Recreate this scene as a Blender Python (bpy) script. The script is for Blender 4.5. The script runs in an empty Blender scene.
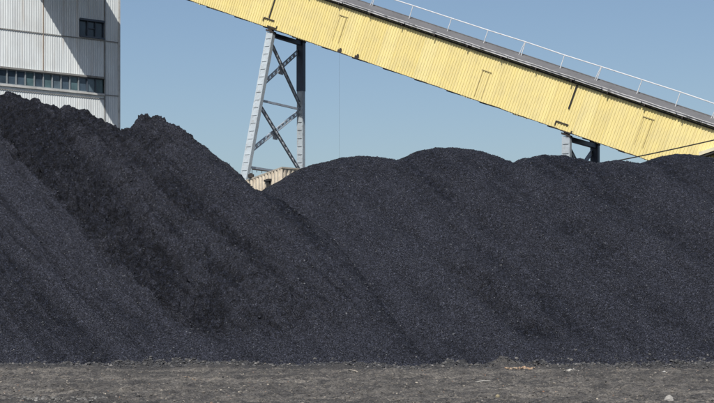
import bpy, math, random
import numpy as np
from mathutils import Vector
random.seed(7)
C = bpy.context.scene
COL = C.collection
# ------------------------------------------------------------------ camera
F, U0, V0, HC = 1600.0, 357.0, 317.0, 1.7
cam = bpy.data.cameras.new('camera'); cam_o = bpy.data.objects.new('camera', cam); COL.objects.link(cam_o)
cam.sensor_width = 36; cam.lens = 36*F/714; cam.shift_y = (V0-201.5)/714
cam_o.location = (0, 0, HC); cam_o.rotation_euler = (math.pi/2, 0, 0)
cam.clip_start = 0.5; cam.clip_end = 8000
C.camera = cam_o
# ------------------------------------------------------------------ sky and sun
SUN_EL, SUN_AZ = 50.0, -10.0            # azimuth: degrees to the left behind the camera when negative
w = bpy.data.worlds.new('World'); C.world = w; w.use_nodes = True
nt = w.node_tree; nt.nodes.clear()
sk = nt.nodes.new('ShaderNodeTexSky'); sk.sky_type = 'NISHITA'; sk.sun_disc = False
sk.sun_elevation = math.radians(SUN_EL); sk.sun_rotation = math.radians(180-SUN_AZ)
sk.altitude = 0; sk.air_density = 1.0; sk.dust_density = 1.6; sk.ozone_density = 2.5
bg = nt.nodes.new('ShaderNodeBackground'); bg.inputs[1].default_value = 0.09
wo = nt.nodes.new('ShaderNodeOutputWorld')
nt.links.new(sk.outputs[0], bg.inputs[0]); nt.links.new(bg.outputs[0], wo.inputs[0])
e, a = math.radians(SUN_EL), math.radians(SUN_AZ)
SD = Vector((-math.sin(a)*math.cos(e), math.cos(a)*math.cos(e), -math.sin(e)))
sl = bpy.data.lights.new('sun', 'SUN'); sl.energy = 4.8; sl.angle = math.radians(0.5); sl.color = (1, .955, .89)
so = bpy.data.objects.new('sun', sl); COL.objects.link(so); so.location = (0, 0, 60)
so.rotation_euler = SD.to_track_quat('-Z', 'Y').to_euler()
C.view_settings.view_transform = 'Standard'; C.view_settings.look = 'None'
C.view_settings.exposure = 0.2; C.view_settings.gamma = 1; C.view_settings.use_curve_mapping = False

# ------------------------------------------------------------------ helpers
V = Vector
def ray(u, v): return V(((u-U0)/F, 1, (V0-v)/F))
CAM = V((0, 0, HC))
def hit(u, v, p0, n):
    r = ray(u, v); return CAM + r*((p0-CAM).dot(n)/r.dot(n))

class MB:
    def __init__(s): s.v = []; s.f = []; s.smooth = False
    def poly(s, pts):
        i = len(s.v); s.v += [tuple(p) for p in pts]; s.f.append(tuple(range(i, i+len(pts))))
    def hexa(s, p):                       # p: 4 bottom, 4 top
        i = len(s.v); s.v += [tuple(q) for q in p]
        for q in ((0,3,2,1),(4,5,6,7),(0,1,5,4),(1,2,6,5),(2,3,7,6),(3,0,4,7)): s.f.append(tuple(i+k for k in q))
    def box(s, o, ax, ay, az):            # corner + three edge vectors
        o = V(o); s.hexa([o, o+ax, o+ax+ay, o+ay, o+az, o+ax+az, o+ax+ay+az, o+ay+az])
    def beam(s, p, q, wd, dp, side):      # rectangular bar p->q; side = direction of wd
        p, q, side = V(p), V(q), V(side)
        d = (q-p).normalized(); sd = (side - d*side.dot(d)).normalized(); t = d.cross(sd)
        a_, b_ = sd*wd/2, t*dp/2
        s.hexa([p-a_-b_, p+a_-b_, p+a_+b_, p-a_+b_, q-a_-b_, q+a_-b_, q+a_+b_, q-a_+b_])
    def tube(s, pts, r, n=8):
        pts = [V(p) for p in pts]; i0 = len(s.v)
        for k, p in enumerate(pts):
            d = (pts[min(k+1, len(pts)-1)]-pts[max(k-1, 0)]).normalized()
            x = d.orthogonal().normalized() if k == 0 else (x-d*x.dot(d)).normalized()
            y = d.cross(x)
            for j in range(n):
                t = 2*math.pi*j/n; s.v.append(tuple(p+x*math.cos(t)*r+y*math.sin(t)*r))
        for k in range(len(pts)-1):
            for j in range(n):
                a_, b_ = i0+k*n+j, i0+k*n+(j+1) % n
                s.f.append((a_, b_, b_+n, a_+n))
        s.f.append(tuple(range(i0+n-1, i0-1, -1))); s.f.append(tuple(range(i0+(len(pts)-1)*n, i0+len(pts)*n)))
    def corr(s, P, ax, up, n, L, lo, hi, pitch=.19, dep=.035, thick=.0):
        """corrugated sheet: P origin, ax along, up across, n outward; lo/hi functions of the distance"""
        P = V(P); prof = ((0, 0), (.34, 0), (.46, 1), (.88, 1)); pr = []
        k = 0
        while k*pitch < L:
            for fx, fz in prof:
                x = (k+fx)*pitch
                if x < L: pr.append((x, fz*dep))
            k += 1
        pr.append((L, 0)); i = len(s.v)
        for x, z in pr:
            b = P+ax*x+n*z; s.v.append(tuple(b+up*lo(x))); s.v.append(tuple(b+up*hi(x)))
        for k in range(len(pr)-1):
            j = i+2*k; s.f.append((j, j+2, j+3, j+1))
    def build(s, name, mat, parent=None, label=None, smooth=False):
        off = parent_origin(parent)
        me = bpy.data.meshes.new(name)
        me.from_pydata([(x-off[0], y-off[1], z-off[2]) for x, y, z in s.v], [], s.f)
        me.materials.append(mat); me.update()
        if smooth: me.polygons.foreach_set('use_smooth', [True]*len(me.polygons))
        o = bpy.data.objects.new(name, me); COL.objects.link(o)
        if parent: o.parent = parent
        if label: o['label'] = label
        return o
def parent_origin(p):
    r = V((0, 0, 0))
    while p: r = r+V(p.location); p = p.parent
    return r
def thing(name, label, cat, loc, group=None):
    o = bpy.data.objects.new(name, None); COL.objects.link(o); o.location = loc; o.empty_display_size = .5
    tag(o, label, cat, group); return o
def tag(o, label=None, cat=None, group=None, kind=None):
    if label: o['label'] = label
    if cat: o['category'] = cat
    if group: o['group'] = group
    if kind: o['kind'] = kind
    return o

# ---- materials
class NT:
    def __init__(s, name, rough=.7, metal=0):
        s.m = bpy.data.materials.new(name); s.m.use_nodes = True; s.t = s.m.node_tree
        s.b = s.t.nodes['Principled BSDF']; s.b.inputs['Roughness'].default_value = rough; s.b.inputs['Metallic'].default_value = metal
        s.co = s.t.nodes.new('ShaderNodeNewGeometry')
    def n(s, ty, **kw):
        o = s.t.nodes.new(ty)
        for k, v in kw.items(): setattr(o, k, v)
        return o
    def l(s, a, b): s.t.links.new(a, b)
    def map(s, scale=(1, 1, 1), rot=(0, 0, 0), src=None):
        m = s.n('ShaderNodeMapping'); m.inputs['Scale'].default_value = scale; m.inputs['Rotation'].default_value = rot
        s.l(src or s.co.outputs['Position'], m.inputs[0]); return m.outputs[0]
    def dots(s, *vecs, scale=1):          # rotate world position into a frame given by three unit vectors
        c = s.n('ShaderNodeCombineXYZ')
        for i, v in enumerate(vecs):
            d = s.n('ShaderNodeVectorMath', operation='DOT_PRODUCT'); d.inputs[1].default_value = v
            s.l(s.co.outputs['Position'], d.inputs[0]); s.l(d.outputs['Value'], c.inputs[i])
        return c.outputs[0]
    def noise(s, vec, scale, detail=5, rough=.6, dist=0):
        o = s.n('ShaderNodeTexNoise'); o.inputs['Scale'].default_value = scale; o.inputs['Detail'].default_value = detail
        o.inputs['Roughness'].default_value = rough; o.inputs['Distortion'].default_value = dist; s.l(vec, o.inputs['Vector']); return o.outputs['Fac']
    def vor(s, vec, scale, feature='F1'):
        o = s.n('ShaderNodeTexVoronoi', feature=feature); o.inputs['Scale'].default_value = scale; s.l(vec, o.inputs['Vector']); return o
    def ramp(s, f, stops, interp='LINEAR'):
        r = s.n('ShaderNodeValToRGB'); r.color_ramp.interpolation = interp; el = r.color_ramp.elements
        while len(el) < len(stops): el.new(.5)
        for i, (p, c) in enumerate(stops):
            el[i].position = p; el[i].color = (*c, 1) if isinstance(c, tuple) else (c, c, c, 1)
        s.l(f, r.inputs[0]); return r.outputs[0]
    def mix(s, fac, a, b, mode='MIX'):
        m = s.n('ShaderNodeMix', data_type='RGBA', blend_type=mode)
        for i, x in ((0, fac), (6, a), (7, b)):
            if isinstance(x, (int, float)): m.inputs[i].default_value = x
            elif isinstance(x, tuple): m.inputs[i].default_value = (*x, 1)
            else: s.l(x, m.inputs[i])
        return m.outputs[2]
    def math(s, op, a, b=None, clamp=False):
        m = s.n('ShaderNodeMath', operation=op, use_clamp=clamp)
        for i, x in ((0, a), (1, b)):
            if x is None: continue
            if isinstance(x, (int, float)): m.inputs[i].default_value = x
            else: s.l(x, m.inputs[i])
        return m.outputs[0]
    def color(s, c):
        if isinstance(c, tuple): s.b.inputs['Base Color'].default_value = (*c, 1)
        else: s.l(c, s.b.inputs['Base Color'])
    def bump(s, h, dist, strength=1, prev=None):
        b = s.n('ShaderNodeBump'); b.inputs['Distance'].default_value = dist; b.inputs['Strength'].default_value = strength
        s.l(h, b.inputs['Height'])
        if prev: s.l(prev, b.inputs['Normal'])
        s.l(b.outputs[0], s.b.inputs['Normal']); return b.outputs[0]

def flat(name, col, rough=.6, metal=0, var=.25, dirt=(.08, .07, .06), amt=.35, sc=3):
    m = NT(name, rough, metal); p = m.map()
    n1 = m.noise(p, sc, 6); n2 = m.noise(p, sc*.3, 3)
    c = m.mix(m.ramp(n2, [(.3, 0.), (.7, 1.)]), tuple(x*(1-var) for x in col), col)
    c = m.mix(m.math('MULTIPLY', m.ramp(n1, [(.52, 0.), (.72, 1.)]), amt), c, dirt)
    m.color(c); return m.m

def coal_mat(name, seed):
    m = NT(name, .62); p = m.map()
    at = m.n('ShaderNodeAttribute', attribute_name='damp_dark')
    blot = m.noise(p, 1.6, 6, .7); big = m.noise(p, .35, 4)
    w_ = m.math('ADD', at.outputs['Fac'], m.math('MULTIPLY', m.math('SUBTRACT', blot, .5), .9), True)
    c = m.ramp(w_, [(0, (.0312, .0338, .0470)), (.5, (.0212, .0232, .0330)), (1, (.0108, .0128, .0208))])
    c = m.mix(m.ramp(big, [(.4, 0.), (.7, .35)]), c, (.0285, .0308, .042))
    mid_ = m.noise(p, 5, 5, .7); c = m.mix(w_, c, m.mix(1., c, m.ramp(mid_, [(.35, .35), (.5, .9), (.66, 1.9)]), 'MULTIPLY'))  # mottle puts the shade of pores between rough lumps into the colour
    cell = m.vor(p, 27); cv = m.n('ShaderNodeSeparateColor'); m.l(cell.outputs['Color'], cv.inputs[0])
    c = m.mix(.9, c, m.ramp(cv.outputs[0], [(0, .3), (.5, .85), (.85, 1.5), (1, 2.6)]), 'MULTIPLY')
    c2 = m.vor(p, 25); cv2 = m.n('ShaderNodeSeparateColor'); m.l(c2.outputs['Color'], cv2.inputs[0])
    near = m.math('LESS_THAN', c2.outputs['Distance'], .34)
    thr = m.math('ADD', .89, m.math('MULTIPLY', w_, .12))
    pale = m.math('MULTIPLY', m.math('GREATER_THAN', cv2.outputs[0], thr), near)
    c = m.mix(pale, c, m.ramp(cv2.outputs[1], [(0, (.05, .055, .065)), (.75, (.10, .106, .12)), (.95, (.18, .185, .195)), (1, (.34, .34, .34))]))  # bright cells paint the glints of coal facets into the colour
    m.color(c)
    m.l(m.ramp(cv.outputs[1], [(0, .38), (1, .85)]), m.b.inputs['Roughness']); m.b.inputs['Specular IOR Level'].default_value = .22
    g = m.noise(p, 12, 6, .75)
    b1 = m.bump(m.math('ADD', g, m.math('MULTIPLY', cell.outputs['Distance'], -.8)), .10, 1)
    f2 = m.vor(p, 36); m.bump(f2.outputs['Distance'], -.025, .9, b1)
    return m.m
def ground_mat():
    m = NT('rubble ground', .9); p = m.map()
    big = m.noise(m.map((.12, .35, .3)), 1, 5, .6); mid = m.noise(m.map((1, 1.6, 1)), 1.6, 7, .7); fine = m.noise(p, 14, 5, .75)
    c = m.ramp(big, [(.36, (.085, .080, .074)), (.5, (.150, .139, .125)), (.64, (.205, .188, .165))])
    c = m.mix(m.ramp(mid, [(.40, .85), (.56, 0.)]), c, (.042, .041, .042))
    c = m.mix(.9, c, m.ramp(fine, [(.32, .25), (.5, 1.), (.68, 2.0)]), 'MULTIPLY')
    cell = m.vor(p, 13); cv = m.n('ShaderNodeSeparateColor'); m.l(cell.outputs['Color'], cv.inputs[0])
    pale = m.math('MULTIPLY', m.math('GREATER_THAN', cv.outputs[0], .93), m.math('LESS_THAN', cell.outputs['Distance'], .33))
    c = m.mix(pale, c, m.ramp(cv.outputs[1], [(0, (.2, .19, .18)), (.6, (.34, .31, .27)), (.85, (.36, .2, .12)), (1, (.5, .48, .44))]))
    # coal dust beside the pile toes
    sx = m.n('ShaderNodeSeparateXYZ'); m.l(m.co.outputs['Position'], sx.inputs[0])
    t = m.math('ADD', sx.outputs[1], m.math('MULTIPLY', m.noise(m.map((.4, .4, .4)), 1, 4), 5))
    mr = m.n('ShaderNodeMapRange'); mr.inputs[1].default_value = 56.4; mr.inputs[2].default_value = 60.2; m.l(t, mr.inputs[0])
    c = m.mix(mr.outputs[0], c, m.ramp(fine, [(.3, (.022, .023, .027)), (.7, (.06, .061, .066))]))
    m.color(c)
    m.bump(m.math('ADD', fine, m.math('MULTIPLY', mid, 1.2)), .13, 1)
    return m.m

# ------------------------------------------------------------------ numeric noise
RS = np.random.RandomState(11)
TAB = RS.rand(256, 256)
def vnoise(x, y):
    xi, yi = np.floor(x).astype(int), np.floor(y).astype(int); fx, fy = x-xi, y-yi
    fx, fy = fx*fx*fx*(fx*(fx*6-15)+10), fy*fy*fy*(fy*(fy*6-15)+10)
    g = lambda i, j: TAB[(xi+i) & 255, (yi+j) & 255]
    return ((g(0,0)*(1-fx)+g(1,0)*fx)*(1-fy)+(g(0,1)*(1-fx)+g(1,1)*fx)*fy)*2-1
def fbm(x, y, oct=4, gain=.5):
    r = 0; a = 1; s = 0
    for k in range(oct): r = r+a*vnoise(x*2**k+17.3*k, y*2**k+5.1*k); s += a; a *= gain
    return r/s
def lumps(x, y, sz, seed=0):
    """rounded clods: one jittered bump per cell"""
    gx, gy = x/sz, y/sz; xi, yi = np.floor(gx).astype(int), np.floor(gy).astype(int); out = np.zeros_like(x)
    for i in (-1, 0, 1):
        for j in (-1, 0, 1):
            cx, cy = xi+i, yi+j
            h1 = TAB[(cx+seed) & 255, (cy*3) & 255]; h2 = TAB[(cx*5+seed) & 255, (cy+91) & 255]; h3 = TAB[(cx*7+3) & 255, (cy*5+seed) & 255]
            d = np.hypot(gx-cx-h1, gy-cy-h2); r = .25+.5*h3*h3*h3+.1*h3
            out = np.maximum(out, np.clip(1-(d/r)**2, 0, 1)**.6*r)
    return out*sz
def smooth(t): t = np.clip(t, 0, 1); return t*t*(3-2*t)

def grid_mesh(name, xs, ys, Z, mat, disp=None):
    X, Y = np.meshgrid(xs, ys); nx, ny = len(xs), len(ys)
    if disp is not None:                                    # push the relief out along the slope's own normal
        gy, gx = np.gradient(Z, ys, xs)
        for _ in range(6):
            for g_ in (gx, gy): g_[1:-1, 1:-1] = (g_[1:-1, 1:-1]*2+g_[:-2, 1:-1]+g_[2:, 1:-1]+g_[1:-1, :-2]+g_[1:-1, 2:])/6
        l_ = np.sqrt(1+gx*gx+gy*gy); X = X-disp*gx/l_; Y = Y-disp*gy/l_; Z = Z+disp/l_
    co = np.stack([X, Y, Z], -1).reshape(-1, 3).astype(np.float32)
    i = (np.arange(ny-1)[:, None]*nx+np.arange(nx-1)[None]).ravel()
    fc = np.stack([i, i+1, i+1+nx, i+nx], -1).ravel().astype(np.int32)
    me = bpy.data.meshes.new(name); me.vertices.add(len(co)); me.vertices.foreach_set('co', co.ravel())
    nf = len(fc)//4; me.loops.add(len(fc)); me.loops.foreach_set('vertex_index', fc)
    me.polygons.add(nf); me.polygons.foreach_set('loop_start', np.arange(0, nf*4, 4, dtype=np.int32))
    me.polygons.foreach_set('loop_total', np.full(nf, 4, dtype=np.int32))
    me.polygons.foreach_set('use_smooth', np.ones(nf, dtype=bool))
    me.update(calc_edges=True); me.materials.append(mat)
    o = bpy.data.objects.new(name, me); COL.objects.link(o); return o

# ------------------------------------------------------------------ ground
def ground_h(x, y):
    near = smooth((y-24)/4)*smooth((63-y)/1.5)*smooth((26-np.abs(x))/4)
    z = .16*fbm(x*.4, y*.8, 5, .6)+.11*fbm(x*1.6+9, y*2.2, 4, .6)
    z += .022*lumps(x, y, .42, 3)/.42*smooth(fbm(x*.5, y*.8+40, 3)*2+.3)*2
    z += .06*lumps(x, y, .2, 9)/.2+.05*lumps(x, y, .33, 17)/.33*smooth(fbm(x*.6+5, y*.6, 3)*2)
    rut = np.abs(((y-41+.5*fbm(x*.12, y*0+3, 2))+.9) % 2.3-1.15); z -= .07*smooth(1-rut/.3)*smooth((y-36)/3)*smooth((52-y)/3)
    # low berm of clods along the pile toe
    yb = 57.2+.6*fbm(x*.22, x*0+1, 4)
    berm = np.exp(-((y-yb)/.75)**2)*(.03+.10*(fbm(x*.55, y*.8+7, 3)+.3))
    z += np.clip(berm, 0, 1)+np.exp(-((y-yb)/.8)**2)*.8*lumps(x, y, .3, 21)*smooth(fbm(x*.8, y*.8, 3)*2+.6)
    z += .34*np.exp(-(((x-5.15)/.42)**2+((y-56.9)/.5)**2))*(1+.5*fbm(x*4, y*4, 3))           # small clod mound at the toe
    z += .10*np.exp(-(((x+5.4)/.9)**2+((y-33.4)/.5)**2))*(1+.4*fbm(x*3, y*3, 3))              # pale hump bottom left
    z += .07*np.exp(-(((x+6.9)/.5)**2+((y-33.0)/.4)**2))
    return (z-.13)*near - .06*(1-near)
def warp(lo, hi, step, far, n=26):
    c = np.arange(lo, hi+step/2, step); g = np.geomspace(step, far, n); return np.concatenate([lo-g[::-1], c, hi+g])
GM = ground_mat()
xs, ys = warp(-17, 17, .05, 3500), warp(30, 61, .05, 3500)
X, Y = np.meshgrid(xs, ys)
tag(grid_mesh('ground', xs, ys, ground_h(X, Y), GM), kind='structure')

# ------------------------------------------------------------------ coal piles
TAN = .74; TOE = 58.6
def ridge(pts, toe=TOE, n=6):
    P = []
    for (u1, v1), (u2, v2) in zip(pts[:-1], pts[1:]):
        k = max(1, int(abs(u2-u1)/n))
        for j in range(k): P.append((u1+(u2-u1)*j/k, v1+(v2-v1)*j/k))
    P.append(pts[-1]); out = []
    for u, v in P:
        kk = (V0-v)/F; tt = toe(u) if callable(toe) else toe; H = (tt*kk+HC)/(1-kk/TAN); Yv = tt+H/TAN; out.append(((u-U0)/F*Yv, Yv, H))
    return np.array(out)
def envelope(X, Y, R, rnd, tan=None):
    Z = np.full(X.shape, -50.); D = Z+150; tan = tan or TAN
    for px, py, ph in R:
        d = np.hypot(X-px, Y-py); D = np.minimum(D, d); Z = np.maximum(Z, ph-tan*(np.sqrt(d*d+rnd*rnd)-rnd*.9))
    return Z, D
LP = [(-420, 250), (-300, 190), (-160, 130), (-80, 106), (-20, 95), (10, 92), (22, 97), (35, 100), (45, 104), (60, 107), (75, 110.5), (82, 110), (95, 118), (103, 122), (113, 130.5), (120, 131),
      (130, 130.5), (138, 126), (150, 120.5), (160, 121), (168, 126), (172, 130), (185, 140), (197, 152), (213, 166), (230, 178), (240, 184),
      (255, 189), (268, 194), (290, 211), (320, 243), (350, 278), (380, 314), (400, 338), (414, 353), (424, 361)]
RP = [(170, 260), (215, 222), (245, 204), (268, 192), (285, 183), (300, 172), (315, 165), (330, 160), (345, 157), (360, 155.5), (375, 156), (388, 159), (400, 163), (408, 160.5), (415, 154.5), (425, 149.5), (440, 147),
      (455, 147), (470, 149), (490, 155), (505, 162), (515, 168), (522, 162.5), (530, 157.5), (545, 154.5), (560, 154.5), (575, 158), (590, 162), (598, 163.5), (610, 160.5), (618, 159),
      (630, 161), (640, 164), (650, 160.5), (665, 156), (680, 153.5), (695, 154.5), (714, 158), (740, 163), (790, 156), (860, 165), (960, 200), (1060, 270)]
KNOB = [(137, 124), (139.5, 119.5), (141, 117), (146, 115), (160, 115.3), (163, 119), (166, 122), (170, 127)]
RL, RR, RK = ridge(LP), ridge(RP, lambda u: TOE+1.7*float(smooth((440-u)/140))+.55*float(smooth((560-u)/120))), ridge(KNOB, n=2)
# frame for downslope streaks: along the fall towards the front right
AX = (math.cos(math.radians(-48)), math.sin(math.radians(-48)))
def left_h(X, Y):
    Z, D = envelope(X, Y, RL, .35); Z = np.maximum(Z, envelope(X, Y, RK, .05, 2.3)[0]-.04); cr = .12+.88*smooth((D-.4)/2.2); hf = np.clip(Z, 0, 14)
    q = X+1.1*hf+.45*fbm(X*.3+hf*.3, hf*.25, 3); p = X-hf    # q: a line in the (x, height) plane falling to the right
    foot = smooth((hf-.75+.5*fbm(X*.6, X*0+2, 2))/.9); ins = smooth(hf/2.0)*cr
    band = smooth((q+5.7+.5*fbm(p*.5, q*.5+3, 4))/1.0)*smooth((-.8-q+1.2*fbm(p*.3+9, q*.6, 3))/2.6)*foot
    up = smooth((hf-8.0+1.5*fbm(X*.35+3, hf*.3, 4))/2.5)
    up2 = smooth(fbm(q*.55+20, p*.12, 4)*2.2-.25)*smooth((hf-2.5)/3)*.75
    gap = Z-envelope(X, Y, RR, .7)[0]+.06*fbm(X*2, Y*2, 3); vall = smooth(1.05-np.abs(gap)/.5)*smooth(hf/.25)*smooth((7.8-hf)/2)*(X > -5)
    wide = smooth((q+5.6)/.7)*smooth((6.0-q)/6)*foot*.55
    rough = np.clip(np.maximum(np.maximum(band, up), np.maximum(up2, wide)), 0, 1)
    st = fbm(q*.75+3, p*.07, 4, .55); st2 = fbm(q*2.6, p*.22, 4, .6)
    Z = Z-.34*band*ins+.42*st*ins+.20*st2*ins+.04*smooth(1.3-np.abs(gap-.35)/.5)*(X > -5)*smooth((7-hf)/2)-.18*up2*ins
    cl = fbm(X*1.1, hf*1.5, 5, .65)                          # clumps left by slumping
    d = rough*(.46*cl*(.25+.75*cr)+.17*fbm(X*3.4, Y*4.4, 4, .7)+.42*(.35+.65*cr)*(lumps(X, Y, .5, 5)-.07)+.25*(lumps(X, Y, .22, 33)-.03)+.10*(.5-np.abs(fbm(X*2.2+3, Y*2.2+hf*2, 4, .6))*2))
    d += (.015+.035*rough)*fbm(X*7, Y*9, 3, .7)+.12*lumps(X, Y, .12, 13)
    damp_dark = np.clip(band*.28+rough*(.35-1.3*cl)+vall*.6+.65*smooth(-st*2.2)+.75*smooth(-st2*2.0-.1)*smooth(hf/1.5), 0, 1)  # damp band, plus darker gullies, hollows and fold between the heaps
    return Z, damp_dark, d
def right_h(X, Y):
    Z, D = envelope(X, Y, RR, .7); Z += .03+.07*fbm(X*.9+2, Y*.9, 4, .6); hf = np.clip(Z, 0, 14); cr = smooth((D-.3)/3); ins = smooth(hf/2.0)*cr
    q = X+1.1*hf+.5*fbm(X*.3+hf*.3+4, hf*.25, 3); p = X-hf
    st = fbm(q*.6+31, p*.08+4, 4, .55); st2 = fbm(q*2.0+8, p*.2, 3)
    Z = Z+.30*st*ins+.09*st2*ins
    vall = 0*X
    scar = smooth((1-np.abs(q-(8.3+.5*fbm(hf*.7, X*.4, 3)))/1.0)*1.5)*smooth((hf-.7)/.7)*smooth((4.6-hf)/1.3)
    Z = Z-.26*scar
    top = smooth((hf-6.5+1.0*fbm(X*.3, hf*.5+8, 4))/2.5)
    r = np.clip(scar*.9+smooth(fbm(q*.35+50, p*.12, 4)*2-.5)*.4, 0, 1)
    cl = fbm(X*1.1+9, hf*1.5, 5, .65); d = r*(.20*cl+.10*fbm(X*3.4, Y*4.4, 4, .7)+.25*lumps(X, Y, .3, 5))+.018*fbm(X*6, Y*8, 3, .7)+(.12+.1*r)*lumps(X, Y, .12, 13)+.05*fbm(X*1.3, hf*1.3+5, 4, .6)
    damp_dark = np.clip(r*(.5-.8*cl)+.34*smooth(-st*2.2-.05)+.32*smooth(-st2*2.0-.1)+.30*top-.35*cl+.12, 0, 1)  # also darker in gullies and hollows and towards the crest
    return Z, damp_dark, d
def set_attr(o, A):
    at = o.data.attributes.new('damp_dark', 'FLOAT', 'POINT'); at.data.foreach_set('value', A.astype(np.float32).ravel())
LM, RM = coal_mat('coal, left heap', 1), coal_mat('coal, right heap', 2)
xs = np.concatenate([np.arange(-40, -19, .4), np.arange(-19, 4.5, .05)]); ys = np.concatenate([np.arange(56.0, 80, .05), np.arange(80, 106, .4)])
X, Y = np.meshgrid(xs, ys); ZL, RGH, DL = left_h(X, Y)
gl = (xs, ys, ZL+DL*1.2)
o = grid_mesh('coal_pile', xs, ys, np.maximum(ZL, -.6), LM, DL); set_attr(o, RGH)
tag(o, 'tall black coal heap with a jagged crest in front of the clad building', 'coal pile', 'coal piles on the stockyard')
xs = np.concatenate([np.arange(-12, 17.6, .05), np.arange(17.6, 46, .4)]); ys = np.concatenate([np.arange(56.0, 76, .05), np.arange(76, 92, .4)])
X, Y = np.meshgrid(xs, ys); ZR, RG2, DR = right_h(X, Y)
gr = (xs, ys, ZR+DR*1.2)
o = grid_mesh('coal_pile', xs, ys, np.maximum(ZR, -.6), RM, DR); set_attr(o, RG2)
tag(o, 'long black coal heap with several rounded tops under the yellow conveyor gallery', 'coal pile', 'coal piles on the stockyard')

# loose lumps: one mesh of many small rocks
ICO = None
def rocks(name, pts, mat, label, cat, single=False):
    """pts: (x,y,z,size,colour value)"""
    phi = (1+5**.5)/2
    base = np.array([(-1,phi,0),(1,phi,0),(-1,-phi,0),(1,-phi,0),(0,-1,phi),(0,1,phi),(0,-1,-phi),(0,1,-phi),(phi,0,-1),(phi,0,1),(-phi,0,-1),(-phi,0,1)])/1.9
    fc = np.array([(0,11,5),(0,5,1),(0,1,7),(0,7,10),(0,10,11),(1,5,9),(5,11,4),(11,10,2),(10,7,6),(7,1,8),(3,9,4),(3,4,2),(3,2,6),(3,6,8),(3,8,9),(4,9,5),(2,4,11),(6,2,10),(8,6,7),(9,8,1)])
    n = len(pts); P = np.array(pts)
    A = RS.rand(n)*6.28; sc = .6+.7*RS.rand(n, 1, 3); sc[:, :, 2] *= .75
    v = base[None]*sc*(1+.35*(RS.rand(n, 12, 1)-.5))*P[:, None, 3:4]*.5
    c, s = np.cos(A)[:, None], np.sin(A)[:, None]
    x = v[..., 0]*c-v[..., 1]*s; y = v[..., 0]*s+v[..., 1]*c; z = v[..., 2]
    co = np.stack([x, y, z], -1)+P[:, None, :3]
    f = (fc[None]+12*np.arange(n)[:, None, None]).reshape(-1, 3)
    me = bpy.data.meshes.new(name); me.from_pydata(co.reshape(-1, 3).tolist(), [], f.tolist())
    at = me.attributes.new('tone', 'FLOAT', 'POINT'); at.data.foreach_set('value', np.repeat(P[:, 4], 12).astype(np.float32))
    me.materials.append(mat); o = bpy.data.objects.new(name, me); COL.objects.link(o)
    tag(o, label, cat, kind='stuff'); return o
def rock_mat(name, stops, rough=.6):
    m = NT(name, rough); at = m.n('ShaderNodeAttribute', attribute_name='tone')
    c = m.ramp(at.outputs['Fac'], stops); n = m.noise(m.map(), 25, 4)
    m.color(m.mix(.7, c, m.ramp(n, [(.3, .6), (.7, 1.3)]), 'MULTIPLY')); m.bump(n, .02, .8); return m.m
def sample(g, x, y):
    xs_, ys_, Z = g; i = np.clip(np.searchsorted(xs_, x)-1, 0, len(xs_)-2); j = np.clip(np.searchsorted(ys_, y)-1, 0, len(ys_)-2); return Z[j, i]
CR = rock_mat('coal lumps', [(0, (.008, .009, .013)), (.6, (.024, .027, .036)), (.93, (.042, .047, .058)), (1, (.11, .115, .125))], .5)
pts = []
NL = 90000; x = RS.uniform(-18.5, 17, NL); y = 58.6+14.5*RS.rand(NL)**1.15-.6
zl, zr = sample(gl, x, y), np.where(x > -11.9, sample(gr, x, y), -9); z = np.maximum(zl, zr)
ok = (z > .05) & (RS.rand(NL) < .35+.35*(TAB[(x*2).astype(int) & 255, (y*2).astype(int) & 255] > .6))
for X_, Y_, Z_ in zip(x[ok], y[ok], z[ok]):
    pts.append((X_, Y_, Z_+.005, .022+.028*random.random()**2+.07*random.random()**18, random.random()))
rocks('coal_lumps', pts, CR, 'loose coal lumps scattered over the heaps', 'coal')
pts = []
for k in range(14000):
    X_ = random.uniform(-15.5, 15.5); Y_ = random.gauss(57.35, .45)
    d = random.random(); pts.append((X_, Y_, 0, .03+.14*d**5, random.random()))
A_ = np.array(pts); zz = ground_h(A_[:, 0], A_[:, 1]); zz = np.maximum(zz, np.maximum(sample(gl, A_[:, 0], A_[:, 1]), np.where(A_[:, 0] > -11.9, sample(gr, A_[:, 0], A_[:, 1]), -9)))
A_[:, 2] = zz+.01
TR = rock_mat('toe clods', [(0, (.02, .021, .025)), (.6, (.05, .051, .055)), (.93, (.09, .088, .085)), (1, (.22, .21, .2))], .8)
rocks('toe_rubble', A_.tolist(), TR, 'dark clods and coal crumbs strewn along the foot of the heaps', 'rubble')
pts = []
for k in range(26000):
    Y_ = 30.5+28*random.random(); X_ = random.uniform(-.25, .25)*Y_; d = random.random()
    pts.append((X_, Y_, 0, .018+.075*d**5, random.random()))
A_ = np.array(pts); A_[:, 2] = ground_h(A_[:, 0], A_[:, 1])+.004
GR = rock_mat('ground stones', [(0, (.03, .03, .03)), (.55, (.10, .092, .082)), (.93, (.17, .153, .132)), (.98, (.26, .235, .20)), (1, (.36, .32, .26))], .9)
rocks('ground_rubble', A_.tolist(), GR, 'small stones and crumbs strewn over the trampled ground', 'rubble')

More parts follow.
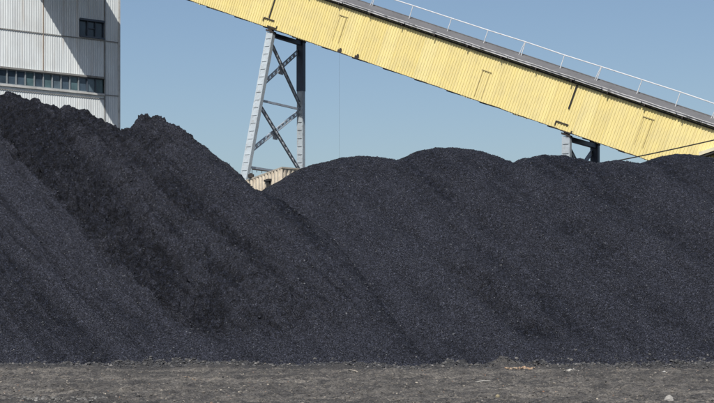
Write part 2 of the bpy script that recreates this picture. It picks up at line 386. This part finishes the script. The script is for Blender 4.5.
# ------------------------------------------------------------------ conveyor gallery
TH = math.radians(28)
N = V((math.sin(TH), math.cos(TH), 0))                    # across the gallery, away from the camera
PG = CAM+ray(452, 70)*100
b0, b1 = hit(190, 0, PG, N), hit(640, 157, PG, N)
G = (b1-b0).normalized(); UP = N.cross(G).normalized()
if UP.z < 0: UP = -UP
GW, GH = 3.6, 2.98
def gs(u, v): return (hit(u, v, PG, N)-b0).dot(G)          # distance along the gallery of a photo point on its near face
def gp(s, n=0, h=0): return b0+G*s+N*n+UP*h
FD = V((.787, .617, 0)).normalized(); FN = V((FD.y, -FD.x, 0))   # facade direction and outward normal of the building
DC = 123.0; COR = V(((119.5-U0)/F*DC, DC, 0))
s_in = (COR-b0).dot(FN)/G.dot(FN)                          # where the near bottom edge meets the facade
S0, S1 = s_in-2.5, gs(640, 157)+25
def yellow():
    m = NT('yellow sheet cladding', .55); fr = m.dots(G, UP, N)
    sp = m.n('ShaderNodeSeparateXYZ'); m.l(fr, sp.inputs[0])
    seg = m.math('FLOOR', m.math('DIVIDE', sp.outputs[0], .95))
    wn = m.n('ShaderNodeTexWhiteNoise', noise_dimensions='1D'); m.l(seg, wn.inputs['W'])
    c = m.ramp(wn.outputs['Value'], [(0, (.70, .585, .235)), (.5, (.725, .61, .255)), (.85, (.74, .63, .275)), (1, (.75, .655, .31))])
    st = m.noise(m.map((2.6, .12, 1), src=fr), 1, 5, .6)
    c = m.mix(m.ramp(st, [(.35, .25), (.6, 0.)]), c, (.60, .50, .25))
    # thin rusty runs
    ru = m.noise(m.map((7, .35, 1), src=fr), 1, 4, .7)
    c = m.mix(m.ramp(ru, [(.64, 0.), (.76, .55)]), c, (.20, .11, .05))
    gr_ = m.noise(fr, 1.1, 4); c = m.mix(m.ramp(gr_, [(.4, 0.), (.75, .3)]), c, (.50, .44, .27))
    fl = m.noise(m.map((1, 1, 1), src=fr), 9, 3, .8)
    c = m.mix(m.ramp(fl, [(.66, 0.), (.72, .6)]), c, (.16, .10, .06))
    du = m.noise(m.map((1.6, .6, 1), src=fr), 1, 6, .7)
    c = m.mix(m.ramp(du, [(.48, 0.), (.72, .25)]), c, (.40, .34, .18))
    lap = m.math('LESS_THAN', m.math('FRACT', m.math('DIVIDE', sp.outputs[0], .95)), .03)
    c = m.mix(m.math('MULTIPLY', lap, .35), c, (.30, .24, .12))
    m.color(c); m.bump(m.noise(m.map((1, .4, 1), src=fr), 3, 3), .02, .35); return m.m
YL = yellow()
YD = flat('yellow trim', (.66, .53, .22), .6)
RUST = flat('rusty dark steel', (.035, .028, .025), .85, 0, .4)
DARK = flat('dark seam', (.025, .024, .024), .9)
ROOFM = flat('grey roof sheet', (.13, .13, .135), .75, 0, .2, (.08, .08, .08), .5, 2)
GALV = flat('pale painted steel', (.50, .52, .54), .5, .0, .2, (.20, .15, .11), .5, 5)
TRAY = flat('cable tray', (.50, .50, .50), .6, 0, .3, (.03, .03, .03), 1., 2.6)
LEGM = flat('pale blue grey steel', (.36, .41, .445), .5, 0, .2, (.18, .16, .14), .5, 5)
LATM = flat('lattice steel', (.16, .185, .215), .5, 0, .3, (.05, .05, .05), .5, 5)
NAVY = flat('navy steel and leg shade', (.035, .05, .09), .5, 0, .25, (.02, .02, .03), .5, 4)  # cross beam colour, also the painted shadow on the far leg
BLUE = flat('blue grey painted steel', (.36, .41, .47), .5, 0, .2, (.17, .13, .10), .5, 5)
WHITE = flat('white rail paint', (.62, .63, .64), .5, 0, .15, (.2, .15, .1), .4, 6)
mid = gp(gs(452, 70)); gal = thing('conveyor_gallery', 'long inclined conveyor gallery clad in yellow corrugated sheet with grey roof', 'conveyor gallery', (mid.x+1.8*N.x, mid.y+1.8*N.y, 0))
L = S1-S0
ragged = lambda x: (-.03+.05*vnoise(np.array(x*1.3), np.array(3.1))-.10*max(0, float(vnoise(np.array(x*2.9), np.array(8.7)))-.55))
mb = MB(); mb.corr(gp(S0), G, UP, -N, L, lambda x: float(ragged(x)), lambda x: GH-.02); mb.build('side_cladding', YL, gal)
mb = MB(); mb.corr(gp(S0, GW), G, UP, N, L, lambda x: 0, lambda x: GH-.02); mb.build('rear_cladding', YL, gal)
mb = MB(); mb.box(gp(S0, .05, .04), G*L, N*(GW-.1), UP*.14); mb.build('floor', RUST, gal)
for k in range(int(L/2.4)): mb = MB(); mb.box(gp(S0+k*2.4, .03, -.10), G*.12, N*(GW-.06), UP*.13); mb.build('floor_beam', RUST, gal)
# roof: two pitched sheets, corrugated lightly, overhanging the eaves
RZ = .52; OV = .16
mb = MB(); slope = (N*(GW/2+OV)+UP*(RZ+.06)); sn = slope.cross(G).normalized(); sn = sn if sn.z > 0 else -sn
LS = slope.length; sd = slope.normalized()
mb.corr(gp(S0, -OV, GH+.02), G, sd, sn, L, lambda x: 0, lambda x: LS, .3, .008)
slope2 = (-N*(GW/2+OV)+UP*(RZ+.06)); sd2 = slope2.normalized(); sn2 = sd2.cross(G).normalized(); sn2 = sn2 if sn2.z > 0 else -sn2
mb.corr(gp(S0, GW+OV, GH+.02), G, sd2, sn2, L, lambda x: 0, lambda x: LS, .3, .008)
mb.box(gp(S0, GW/2-.16, GH+RZ+.05), G*L, N*.32, UP*.05)
mb.build('roof', ROOFM, gal)
mb = MB(); mb.box(gp(S0, -.10, GH-.14), G*L, N*.09, UP*.09); mb.build('eave_shadow_gap_strip', DARK, gal).name = 'eave_shadow_strip'  # dark strip set in as the shadow gap under the eave
# cable tray along the eave, in lengths with gaps
mb = MB(); s = S0
while s < S1:
    ln = random.uniform(1.2, 3.0); z = GH+.03+random.uniform(-.015, .015)
    mb.box(gp(s, -.30, z), G*ln, N*.14, UP*.10); s += ln+random.uniform(.02, .12)
mb.tube([gp(S0+i*.8, -.33, GH+.17+.012*math.sin(i*2.1)) for i in range(int(L/.8))], .025, 6)
mb.build('cable_tray', TRAY, gal)
s = S0
while s < S1: mb = MB(); mb.box(gp(s, -.34, GH-.10), G*.07, N*.30, UP*.14); s += 2.43; mb.build('tray_bracket', RUST, gal)
# expansion seams with the little frames above the bearings
for (u1, v1, u2, v2) in ((276.5, -4, 272, 19), (577.5, 85, 569.5, 109)):
    sa, sb = gs(u1, v1), gs(u2, v2); hA, hB = (hit(u1, v1, PG, N)-b0).dot(UP), (hit(u2, v2, PG, N)-b0).dot(UP)
    mb = MB(); mb.beam(gp(sa, -.055, hA), gp(sa, -.055, hB), .10, .04, G); mb.build('expansion_joint', DARK, gal)
for u, v in ((269, 21), (562, 125)):
    s = gs(u, v); h_ = (hit(u, v, PG, N)-b0).dot(UP); mb = MB()
    for a_, b_ in (((-.42, .12), (.42, .12)), ((-.42, .12), (-.42, -.12)), ((.02, -.32), (.75, -.32)), ((.75, -.32), (.75, -.14))):
        mb.beam(gp(s+a_[0], -.06, h_+a_[1]), gp(s+b_[0], -.06, h_+b_[1]), .07, .05, UP if a_[1] == b_[1] else G)
    mb.build('bearing_bracket', RUST, gal)
# hatches in the cladding
for u, v, w_, hh in ((344, 16, .5, 1.75), (487, 71, .5, 1.7), (649, 118, .55, 1.75)):
    s = gs(u, v); h_ = (hit(u, v, PG, N)-b0).dot(UP); mb = MB()
    mb.beam(gp(s-w_/2-.1, -.055, h_), gp(s+w_/2+.1, -.055, h_), .05, .035, UP)
    mb.beam(gp(s-w_/2, -.05, h_), gp(s-w_/2, -.05, h_-hh), .022, .03, G); mb.beam(gp(s+w_/2, -.05, h_), gp(s+w_/2, -.05, h_-hh), .022, .03, G)
    fo = mb.build('hatch', flat('hatch rim', (.52, .43, .20), .8), gal)
# broken bits and rust along the bottom edge
mb = MB()
for k in range(46):
    s = random.uniform(gs(190, 0), gs(640, 157)); 
    if random.random() < .25: s = gs(420, 79)+random.gauss(0, .8)
    ln = random.uniform(.1, .55); mb.box(gp(s, -.045, -.05), G*ln, N*.03, UP*random.uniform(.02, .06))
for u, v in ((339.5, 51), (357, 56.5)):
    s = gs(u, v); mb.box(gp(s-.12, -.07, -.04), G*.3, N*.05, UP*.2); mb.box(gp(s-.02, -.07, .15), G*.14, N*.05, UP*.12)
mb.box(gp(gs(190, 0)-8, -.04, -.035), G*50, N*.03, UP*.028); mb.build('rusted_edge', RUST, gal)
# hood low on the right
hA = hit(699, 155.5, PG-N*.7, N); hB = hit(735, 143.5, PG-N*.7, N); hd = (hB-hA)
mb = MB(); mb.box(hA, hd, N*.68, V((0, 0, .20))); mb.build('hood', flat('cream hood', (.70, .64, .46), .6), gal)
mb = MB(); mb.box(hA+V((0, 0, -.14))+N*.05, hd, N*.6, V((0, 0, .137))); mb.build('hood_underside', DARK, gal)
# roof handrail: posts and a top rail set on the near roof slope
rh = bpy.data.objects.new('roof_handrail', bpy.data.meshes.new('roof_handrail')); rh_mb = MB()
rn, rz0 = GW/2-.45, GH+RZ-.12
def rail_s(u, v): r = hit(u, v, gp(0, rn, 0), N); return (r-gp(0, rn, 0)).dot(G), (r-gp(0, rn, 0)).dot(UP)
sr = [rail_s(u, v)[0] for u, v in ((372, 6), (409, 18), (448, 29), (484, 42), (521, 55), (560, 68), (597, 80), (637, 94), (675, 107), (713, 120))]
stp = (sr[-1]-sr[0])/9; sr = [sr[0]-stp*k for k in range(12, 0, -1)]+sr+[sr[-1]+stp*k for k in range(1, 8)]
rail_h = .93
pts = [gp(S0+3, rn, rz0+rail_h)]+[gp(s, rn, rz0+rail_h+random.uniform(-.025, .025)) for s in sr if s > S0+3]
rm = MB(); rm.tube(pts, .034, 6); hr = rm.build('roof_handrail', WHITE, gal)
for i, s in enumerate(sr):
    if s < S0+2: continue
    pm = MB(); lean = random.uniform(-.03, .03)
    pm.tube([gp(s+lean, rn, rz0-.1), gp(s, rn, rz0+rail_h-.02)], .028, 6)
    if (i-12) in (4, 6, 9, 0): pm.tube([gp(s-.16, rn, rz0-.1), gp(s-.04, rn, rz0+rail_h-.04)], .026, 6)
    pm.build('rail_post', WHITE, hr)
    bm_ = MB(); bm_.box(gp(s-.08, rn-.08, rz0-.13), G*.16, N*.16, UP*.10); bm_.build('post_foot', DARK, hr)

# ------------------------------------------------------------------ support trestles
def bent(u_top, v_top, u_bot, v_bot, u_far, label, nodes, dark):
    """nodes: list of (h0, h1) heights below the top for the X panels; None ends"""
    st = gs(u_top, v_top); T = gp(st, .12, -.28); pl = V((G.x, G.y, 0)).normalized()
    Bt = hit(u_bot, v_bot, T, pl) if False else None
    # near leg batter measured in the plane across the gallery
    r = hit(u_bot, v_bot, T, pl); d = r-T; bat = d.dot(N)/d.z           # metres outwards per metre of height
    A0 = V(T); A1 = T+V((0, 0, -T.z))+N*(bat*(-T.z)); 
    rf = hit(u_far, v_top, T, pl); wn_ = (rf-T).dot(N)
    B0 = T+N*wn_; B0.z = T.z; B1 = V((B0.x, B0.y, 0))
    root = thing('support_trestle', label, 'support trestle', (A1.lerp(B1, .5).x, A1.lerp(B1, .5).y, 0), 'steel trestles carrying the conveyor gallery')
    near = lambda h: A0.lerp(A1, h/A0.z); far = lambda h: B0.lerp(B1, h/B0.z)
    ux = (A1-A0).normalized()
    # near leg: a box column of two channels with a ladder of batten plates between
    for nm, P0, P1, mat, wd in (('near', A0, A1, LEGM, .50), ('far', B0, B1, LEGM, .44)):
        def col_mb(Q0, Q1):
            m_ = MB()
            for k in (-1, 1): m_.beam(Q0+pl*k*wd*.42, Q1+pl*k*wd*.42, .09, .34, pl)
            m_.beam(Q0-N*.13, Q1-N*.13, wd*.76, .04, pl); n_ = max(1, int((Q1-Q0).length/.55)); d_ = (Q1-Q0).normalized()
            for k in range(n_):
                c_ = Q0.lerp(Q1, (k+.5)/n_); m_.beam(c_-d_*.19-N*.175, c_+d_*.19-N*.175, wd*.9, .03, pl)
            return m_
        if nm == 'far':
            cut = P0.lerp(P1, min(dark, P0.z-.5)/P0.z)  # leg above the cut is coloured dark to stand in for the gallery's shadow
            m_ = MB(); m_.beam(P0, cut, .50, .38, pl); leg = m_.build('shaded_leg_head', NAVY, root, 'upper length of the far leg with the gallery shadow painted on')
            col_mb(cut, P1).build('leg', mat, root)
        else: col_mb(P0, P1).build('leg', mat, root)
        m_ = MB(); m_.box(P1+V((-.45, -.45, 0)), V((.9, 0, 0)), V((0, .9, 0)), V((0, 0, .25))); m_.build('footing', flat('concrete', (.3, .29, .27), .9), root)
    m_ = MB(); m_.beam(A0+V((0, 0, -.12))+N*.2, B0+V((0, 0, -.12))-N*.2, .26, .30, (0, 0, 1)); m_.build('cross_beam', NAVY, root)
    for P_ in (A0, B0):
        m_ = MB(); m_.box(P_+V((0, 0, .02))-N*.22-G*.3, G*.6, N*.44, V((0, 0, .12))); m_.box(P_+V((0, 0, .14))-N*.14-G*.16, G*.32, N*.28, V((0, 0, .16)))
        m_.build('bearing', RUST, root)
    def lat(p, q, mat):
        m_ = MB(); d_ = (q-p).normalized(); sd_ = pl.cross(d_).normalized()
        for k in (-1, 1): m_.beam(p+sd_*k*.115, q+sd_*k*.115, .06, .09, sd_)
        L_ = (q-p).length; n_ = int(L_/.52)
        b_ = m_.build('brace', mat, root); m_ = MB()
        for k in range(n_):
            c_ = p.lerp(q, (k+.5)/n_); m_.beam(c_-d_*.14, c_+d_*.10, .21, .05, sd_)
        m_.beam(p-pl*.0, q, .04, .02, sd_)
        m_.build('lacing', GALV, b_)
    for h0, h1, g0, g1 in nodes:                           # near h0 -> far h1, far g0 -> near g1
        lat(near(h0), far(h1), LATM); lat(far(g0)-pl*.16, near(g1)-pl*.16, BLUE)
        a_, b_, c_, d_ = near(h0), far(h1), far(g0), near(g1)
        t_ = (c_-a_).length/((c_-a_).length+(b_-d_).length); x_ = a_.lerp(b_, t_)
        m_ = MB(); m_.box(x_-pl*.24-N*.30+V((0, 0, -.28)), pl*.03, N*.60, V((0, 0, .56))); m_.build('gusset', GALV, root)
        if h1 < A0.z-.5:
            m_ = MB(); m_.beam(near(h1+.15), far(h1+.15), .14, .12, (0, 0, 1)); m_.build('strut', BLUE, root)
    return root
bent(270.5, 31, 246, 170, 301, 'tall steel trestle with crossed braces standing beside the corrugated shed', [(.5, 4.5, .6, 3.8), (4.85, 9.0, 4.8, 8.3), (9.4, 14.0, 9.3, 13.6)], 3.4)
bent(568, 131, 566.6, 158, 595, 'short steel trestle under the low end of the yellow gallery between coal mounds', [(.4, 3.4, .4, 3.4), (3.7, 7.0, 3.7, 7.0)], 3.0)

# ------------------------------------------------------------------ clad building
def white_clad():
    m = NT('white sheet cladding', .6); fr = m.dots(FD, V((0, 0, 1)), FN)
    sp = m.n('ShaderNodeSeparateXYZ'); m.l(fr, sp.inputs[0])
    seg = m.math('FLOOR', m.math('DIVIDE', sp.outputs[0], 1.14)); wn = m.n('ShaderNodeTexWhiteNoise', noise_dimensions='1D'); m.l(seg, wn.inputs['W'])
    c = m.ramp(wn.outputs['Value'], [(0, (.58, .62, .63)), (.5, (.64, .68, .685)), (1, (.69, .72, .715))])
    st = m.noise(m.map((3.2, .16, 1), src=fr), 1, 6, .65); c = m.mix(m.ramp(st, [(.32, .45), (.6, 0.)]), c, (.36, .38, .40))
    ru = m.noise(m.map((1.7, .09, 1), src=fr), 1, 5, .7); c = m.mix(m.ramp(ru, [(.56, 0.), (.72, .55)]), c, (.36, .27, .19))
    bl = m.noise(fr, .5, 4); c = m.mix(m.ramp(bl, [(.45, 0.), (.75, .35)]), c, (.40, .39, .36))
    m.color(c); return m.m
WC = white_clad()
BH = 42.0; BL = 30.0
bd = thing('process_building', 'tall pale corrugated building with a long strip window, at the left', 'industrial building', (COR-FD*15-FN*9))
def fx(u):                                                  # distance left of the corner for a photo column
    r = ray(u, 0); k = (COR-CAM).dot(FN)/r.dot(FN); p = CAM+r*k; return (COR-p).dot(FD)
def fz(u, v): r = ray(u, v); k = (COR-CAM).dot(FN)/r.dot(FN); return (CAM+r*k).z
def fp(s, z, n=0): return COR-FD*s+V((0, 0, z))+FN*n        # s metres left of the corner
zb0, zb1 = fz(50, 88.5), fz(50, 73.2)                       # strip window sill and head
zs0, zs1 = fz(92, 37.5), fz(92, 20.5)
xw, xs0 = fx(104), fx(79.5)
zm1, zm2 = fz(60, 35.6), fz(60, 90.5)
# structural core, recessed behind the windows
mb = MB(); mb.box(fp(BL, 0, -18), FD*(BL-.06), FN*(18-.35), V((0, 0, BH))); mb.build('core', flat('dark interior', (.05, .055, .06), .8), bd)
W_ = lambda m, s0, s1, z0, z1: m.corr(fp(s1, 0), FD, V((0, 0, 1)), FN, s1-s0, lambda x: z0, lambda x: z1, .19, .02)
mb = MB()
W_(mb, .12, xw, 0, zm2-.02); W_(mb, xw, BL, 0, zb0)                       # lower
W_(mb, .12, xw, zm2+.02, zm1-.02); W_(mb, xw, BL, zb1, zm1-.02)
W_(mb, xs0, BL, zm1+.02, BH); W_(mb, xw, xs0, zm1+.02, zs0); W_(mb, xw, xs0, zs1, BH); W_(mb, .12, xw, zm1+.02, BH)
mb.build('wall', WC, bd)
mb = MB(); mb.corr(COR+FN*-.05, -FN, V((0, 0, 1)), FD, 18, lambda x: 0, lambda x: BH, .19, .035); mb.build('end_wall', WC, bd)
mb = MB(); mb.box(fp(BL, BH+.01, -18), FD*BL, FN*18, V((0, 0, .3))); mb.build('roof', ROOFM, bd)
TRIM = flat('weathered trim', (.24, .24, .23), .7, 0, .3, (.10, .07, .05), .6, 3)
PTRIM = flat('pale trim', (.50, .50, .48), .6)
mb = MB(); mb.box(fp(BL, zm1-.03, .04), FD*(BL-.12), FN*.03, V((0, 0, .06))); mb.box(fp(xw, zm2-.03, .04), FD*(xw-.12), FN*.03, V((0, 0, .06))); mb.build('lap_flashing', TRIM, bd)
mb = MB(); mb.box(fp(BL, zb1-.02, .0), FD*(BL-xw), FN*.16, V((0, 0, .14))); mb.build('window_head_flashing', TRIM, bd)
mb = MB(); mb.box(fp(BL, zb0-.16, .0), FD*(BL-xw), FN*.14, V((0, 0, .13))); mb.build('window_sill', PTRIM, bd)
mb = MB(); mb.box(fp(BL, zb0-.42, .037), FD*(BL-xw), FN*.03, V((0, 0, .05)))
mb.build('sill_drip', TRIM, bd)
mb = MB(); mb.box(fp(.12, 0, .0), FD*.16, FN*.06, V((0, 0, BH))); mb.build('corner_flashing', PTRIM, bd)
mb = MB(); mb.box(fp(xw, 0, .037), FD*.10, FN*.025, V((0, 0, BH))); mb.build('cover_strip', TRIM, bd)
mb = MB(); mb.box(fp(fx(42.5), zb1+.2, .037), FD*.07, FN*.02, V((0, 0, BH-zb1-.3))); mb.build('rust_stained_joint', flat('rusty joint', (.36, .28, .21), .85), bd)
def glass(name, c): m = NT(name, .12); m.color(m.mix(m.ramp(m.noise(m.map((.8, .8, .5)), 1, 4), [(.35, 0.), (.65, 1.)]), c, tuple(x*2.2 for x in c))); m.b.inputs['Specular IOR Level'].default_value = .5; return m.m
GL = [glass('dusty glass', (.032, .048, .065)), glass('dusty glass, pale', (.055, .078, .095)), glass('dusty glass, green', (.04, .068, .075))]
FR = flat('window frame', (.26, .29, .31), .5)
FRD = flat('dark window frame', (.07, .09, .12), .6)
s = xw; pitch = (fx(0)-fx(94))/10.55; k = 0
while s < BL-pitch:
    wd = pitch if k else pitch*1.0
    m_ = MB(); fw = .075
    m_.box(fp(s+wd, zb0, -.10), FD*fw, FN*.10, V((0, 0, zb1-zb0-.02)))
    m_.box(fp(s+wd-fw, zb0, -.10), FD*(wd-fw), FN*.08, V((0, 0, .07))); m_.box(fp(s+wd-fw, zb1-.09, -.10), FD*(wd-fw), FN*.08, V((0, 0, .07)))
    win = m_.build('window', FR if k > 1 else FRD, bd)
    m_ = MB(); m_.box(fp(s+wd-fw, zb0+.07, -.16), FD*(wd-fw), FN*.04, V((0, 0, zb1-zb0-.16))); m_.build('pane', GL[random.choice((0, 0, 1, 2, 0))], win)
    s += wd; k += 1
m_ = MB(); ww = xs0-xw; hz = zs1-zs0
for t_ in (0, .33, .66, 1): m_.box(fp(xw+ww*t_+(-.0 if t_ == 0 else .0)+.05, zs0, -.10), FD*.07, FN*.12, V((0, 0, hz)))
m_.box(fp(xs0, zs0-.06, .0), FD*ww, FN*.13, V((0, 0, .12))); m_.box(fp(xs0, zs1-.08, .0), FD*ww, FN*.15, V((0, 0, .15)))
m_.box(fp(xs0-ww*.36, zs0+hz*.5, -.10), FD*ww*.27, FN*.09, V((0, 0, .07)))
win = m_.build('window', FRD, bd, 'small dark three-light window high on the wall')
m_ = MB(); m_.box(fp(xs0, zs0, -.18), FD*ww, FN*.04, V((0, 0, hz))); m_.build('pane', GL[0], win)

# ------------------------------------------------------------------ corrugated shed at the tower foot
def at(u, v, d): return CAM+ray(u, v)*d
SC, SL_, SR_ = at(281.5, 168.8, 97), at(243.5, 183, 101.5), at(309, 171.2, 99.5)
sh = thing('corrugated_shed', 'small cream corrugated shed with sloping roof line, half hidden behind the heaps', 'shed', (SC.x, SC.y, 0))
CRM = flat('cream sheet', (.60, .53, .42), .6, 0, .25, (.22, .15, .10), .5, 2)
def wallc(P, Q, name, pitch=.42):
    mb = MB(); d = V((Q.x-P.x, Q.y-P.y, 0)); Lw = d.length; d.normalize(); n = V((d.y, -d.x, 0))
    if n.y > 0: n = -n
    mb.corr(V((P.x, P.y, 0)), d, V((0, 0, 1)), n, Lw, lambda x: 0, lambda x: P.z+(Q.z-P.z)*x/Lw, pitch, .09); return mb.build(name, CRM, sh), d, n
_, dl, nl = wallc(SL_, SC, 'wall'); _, dr, nr = wallc(SC, SR_, 'wall')
SB = SL_+SR_-SC
mb = MB(); t_ = V((0, 0, .09))
cen = (SC+SB)/2; ex = lambda p: p+(V((p.x-cen.x, p.y-cen.y, 0))*.05)+V((0, 0, .02))
q = [ex(SL_), ex(SC), ex(SR_), ex(SB)]; mb.hexa(q+[p+t_ for p in q]); mb.build('roof', flat('cream roof edge', (.50, .45, .37), .7), sh)
mb = MB(); mb.box(SC-V((.07, .12, SC.z)), V((.14, 0, 0)), V((0, .1, 0)), V((0, 0, SC.z-.03))); mb.build('corner_trim', CRM, sh)
mb = MB(); P = SL_.lerp(SC, .66); mb.box(V((P.x, P.y, P.z-.95))+nl*.0, dl*.35, nl*.14, V((0, 0, .62))); mb.box(V((P.x, P.y, P.z-.48))-dl*.25, dl*.9, nl*.18, V((0, 0, .12))); mb.build('vent_opening', DARK, sh)
for nm, wq in (('rear', (SB, SR_)), ('rear', (SL_, SB))):
    mb = MB(); P, Q = wq; mb.poly([(P.x, P.y, 0), (Q.x, Q.y, 0), (Q.x, Q.y, Q.z), (P.x, P.y, P.z)]); mb.build('rear_wall', CRM, sh)
mb = MB(); pa, pb = at(252, 169.3, 100.5), at(268, 171.2, 99.5)
mb.tube([pa, pb], .035, 6); mb.tube([pb, V((pb.x, pb.y, pb.z-1.2))], .035, 6)
for k in (.3, .62): p_ = pa.lerp(pb, k); mb.tube([p_, p_+V((0, 0, -.16))], .02, 6)
arm = mb.build('lamp_bracket', RUST, sh)
pl_ = at(251, 176, 100.5); mb = MB()
mb.tube([pa, V((pa.x, pa.y, pl_.z+.15))], .02, 6); mb.tube([pl_+V((0, 0, .18)), pl_+V((0, 0, .1))], .10, 10); mb.tube([pl_+V((0, 0, .1)), pl_+V((0, 0, -.1))], .2, 12); mb.build('yard_lamp', RUST, sh)

# ------------------------------------------------------------------ cables
CB = flat('black cable', (.02, .02, .02), .6)
def cable(name, p, q, r, sag, label):
    mb = MB(); mb.tube([p.lerp(q, t/24)-V((0, 0, sag*4*(t/24)*(1-t/24))) for t in range(25)], r, 6); o = mb.build(name, CB); return tag(o, label, 'cable')
cable('stay_cable', at(560, 171.5, 92), at(900, 92, 84), .035, .25, 'dark cable slanting up across the low end of the yellow gallery')
p_ = gp(gs(339.5, 53), -.03, -.03); cable('hanging_cable', p_, V((p_.x, p_.y, 0)), .004, 0, 'thin cable hanging straight down from the gallery beside the tall trestle')

# ------------------------------------------------------------------ single stones, sticks and debris on the ground
def gpt(u, v):
    d = F*HC/(v-V0)
    for _ in range(6):
        x_ = (u-U0)/F*d; z_ = float(ground_h(np.array([x_]), np.array([d]))[0]); d = F*(HC-z_)/(v-V0)
    return V(((u-U0)/F*d, d, z_))
def stone(u, v, w_, h_, col, label, name='stone', cat='stone'):
    p = gpt(u, v); k = p.y/F; bmv = MB(); rs = np.random.RandomState(int(u)); n = 9; m_ = 6; i = 0
    for j in range(m_+1):
        t = math.pi/2*j/m_
        for q in range(n):
            a_ = 2*math.pi*q/n; r_ = 1+.28*(rs.rand()-.5)
            bmv.v.append((p.x+math.cos(a_)*math.cos(t)*w_*k*.5*r_, p.y+math.sin(a_)*math.cos(t)*w_*k*.45*r_, p.z-.03+math.sin(t)*h_*k*(1+.25*(rs.rand()-.5))))
    for j in range(m_):
        for q in range(n): bmv.f.append((j*n+q, j*n+(q+1) % n, (j+1)*n+(q+1) % n, (j+1)*n+q))
    o = bmv.build(name, flat('stone '+label[:12], col, .9, 0, .3, tuple(c*.4 for c in col), .7, 14)); tag(o, label, cat); return o
stone(669, 401, 11, 7, (.30, .29, .27), 'pale grey stone at the bottom right edge of the ground')
stone(664, 373, 5, 3, (.42, .42, .40), 'small white stone on the ground below the right mound', )
stone(570, 371.5, 9, 3.5, (.34, .33, .30), 'flat grey stone at the end of the pale debris streak')
stone(497.5, 396, 5, 3, (.22, .19, .12), 'small ochre stone on the open ground in front')
stone(597, 384, 6, 3.4, (.20, .13, .10), 'reddish brick fragment lying on the ground at right', 'brick_fragment', 'brick')
stone(92, 372, 5, 2.5, (.30, .19, .13), 'small brown stone near the foot of the left heap')
def patch(u0, u1, v, n, cols, label, name, spread=.25):
    pts = []
    for _ in range(n):
        p = gpt(random.uniform(u0, u1), v+random.gauss(0, .5)); pts.append((p.x, p.y+random.gauss(0, spread), p.z+.01, .03+.09*random.random()**2, random.random()))
    return rocks(name, pts, rock_mat(name, cols, .9), label, 'debris')
patch(507, 535, 368.5, 130, [(0, (.20, .13, .09)), (.6, (.34, .23, .15)), (1, (.40, .32, .23))], 'patch of tan brick crumbs on the ground before the coal mound', 'brick_crumbs')
patch(533, 580, 371, 90, [(0, (.13, .125, .115)), (1, (.26, .25, .23))], 'thin streak of pale crumbs beside the tan brick crumbs', 'pale_crumbs', .12)
patch(655, 706, 363.5, 26, [(0, (.1, .1, .1)), (1, (.4, .4, .4))], 'pale specks on the coal at the foot of the right heap', 'pale_crumbs', .3)
patch(8, 100, 400, 220, [(0, (.10, .10, .095)), (1, (.20, .195, .185))], 'pale gravelly streak on the low hump at bottom left', 'pale_crumbs', .5)
def stick(u0, v0, u1, v1, r, col, label):
    p, q = gpt(u0, v0), gpt(u1, v1); m_ = p.lerp(q, .5)+V((0, 0, .03)); mb = MB(); mb.tube([p+V((0, 0, .05)), m_+V((0, 0, .04)), q+V((0, 0, .05))], r, 6)
    tag(mb.build('stick', flat('wood '+label[:8], col, .9)), label, 'stick')
stick(184, 378.5, 195, 382, .025, (.30, .22, .15), 'tan stick lying on the ground left of centre')
stick(476, 384, 490, 383, .022, (.42, .40, .36), 'pale stick lying flat on the ground right of centre')
stick(345, 371.5, 357, 373, .025, (.40, .36, .30), 'pale straight stick near the foot of the middle valley')
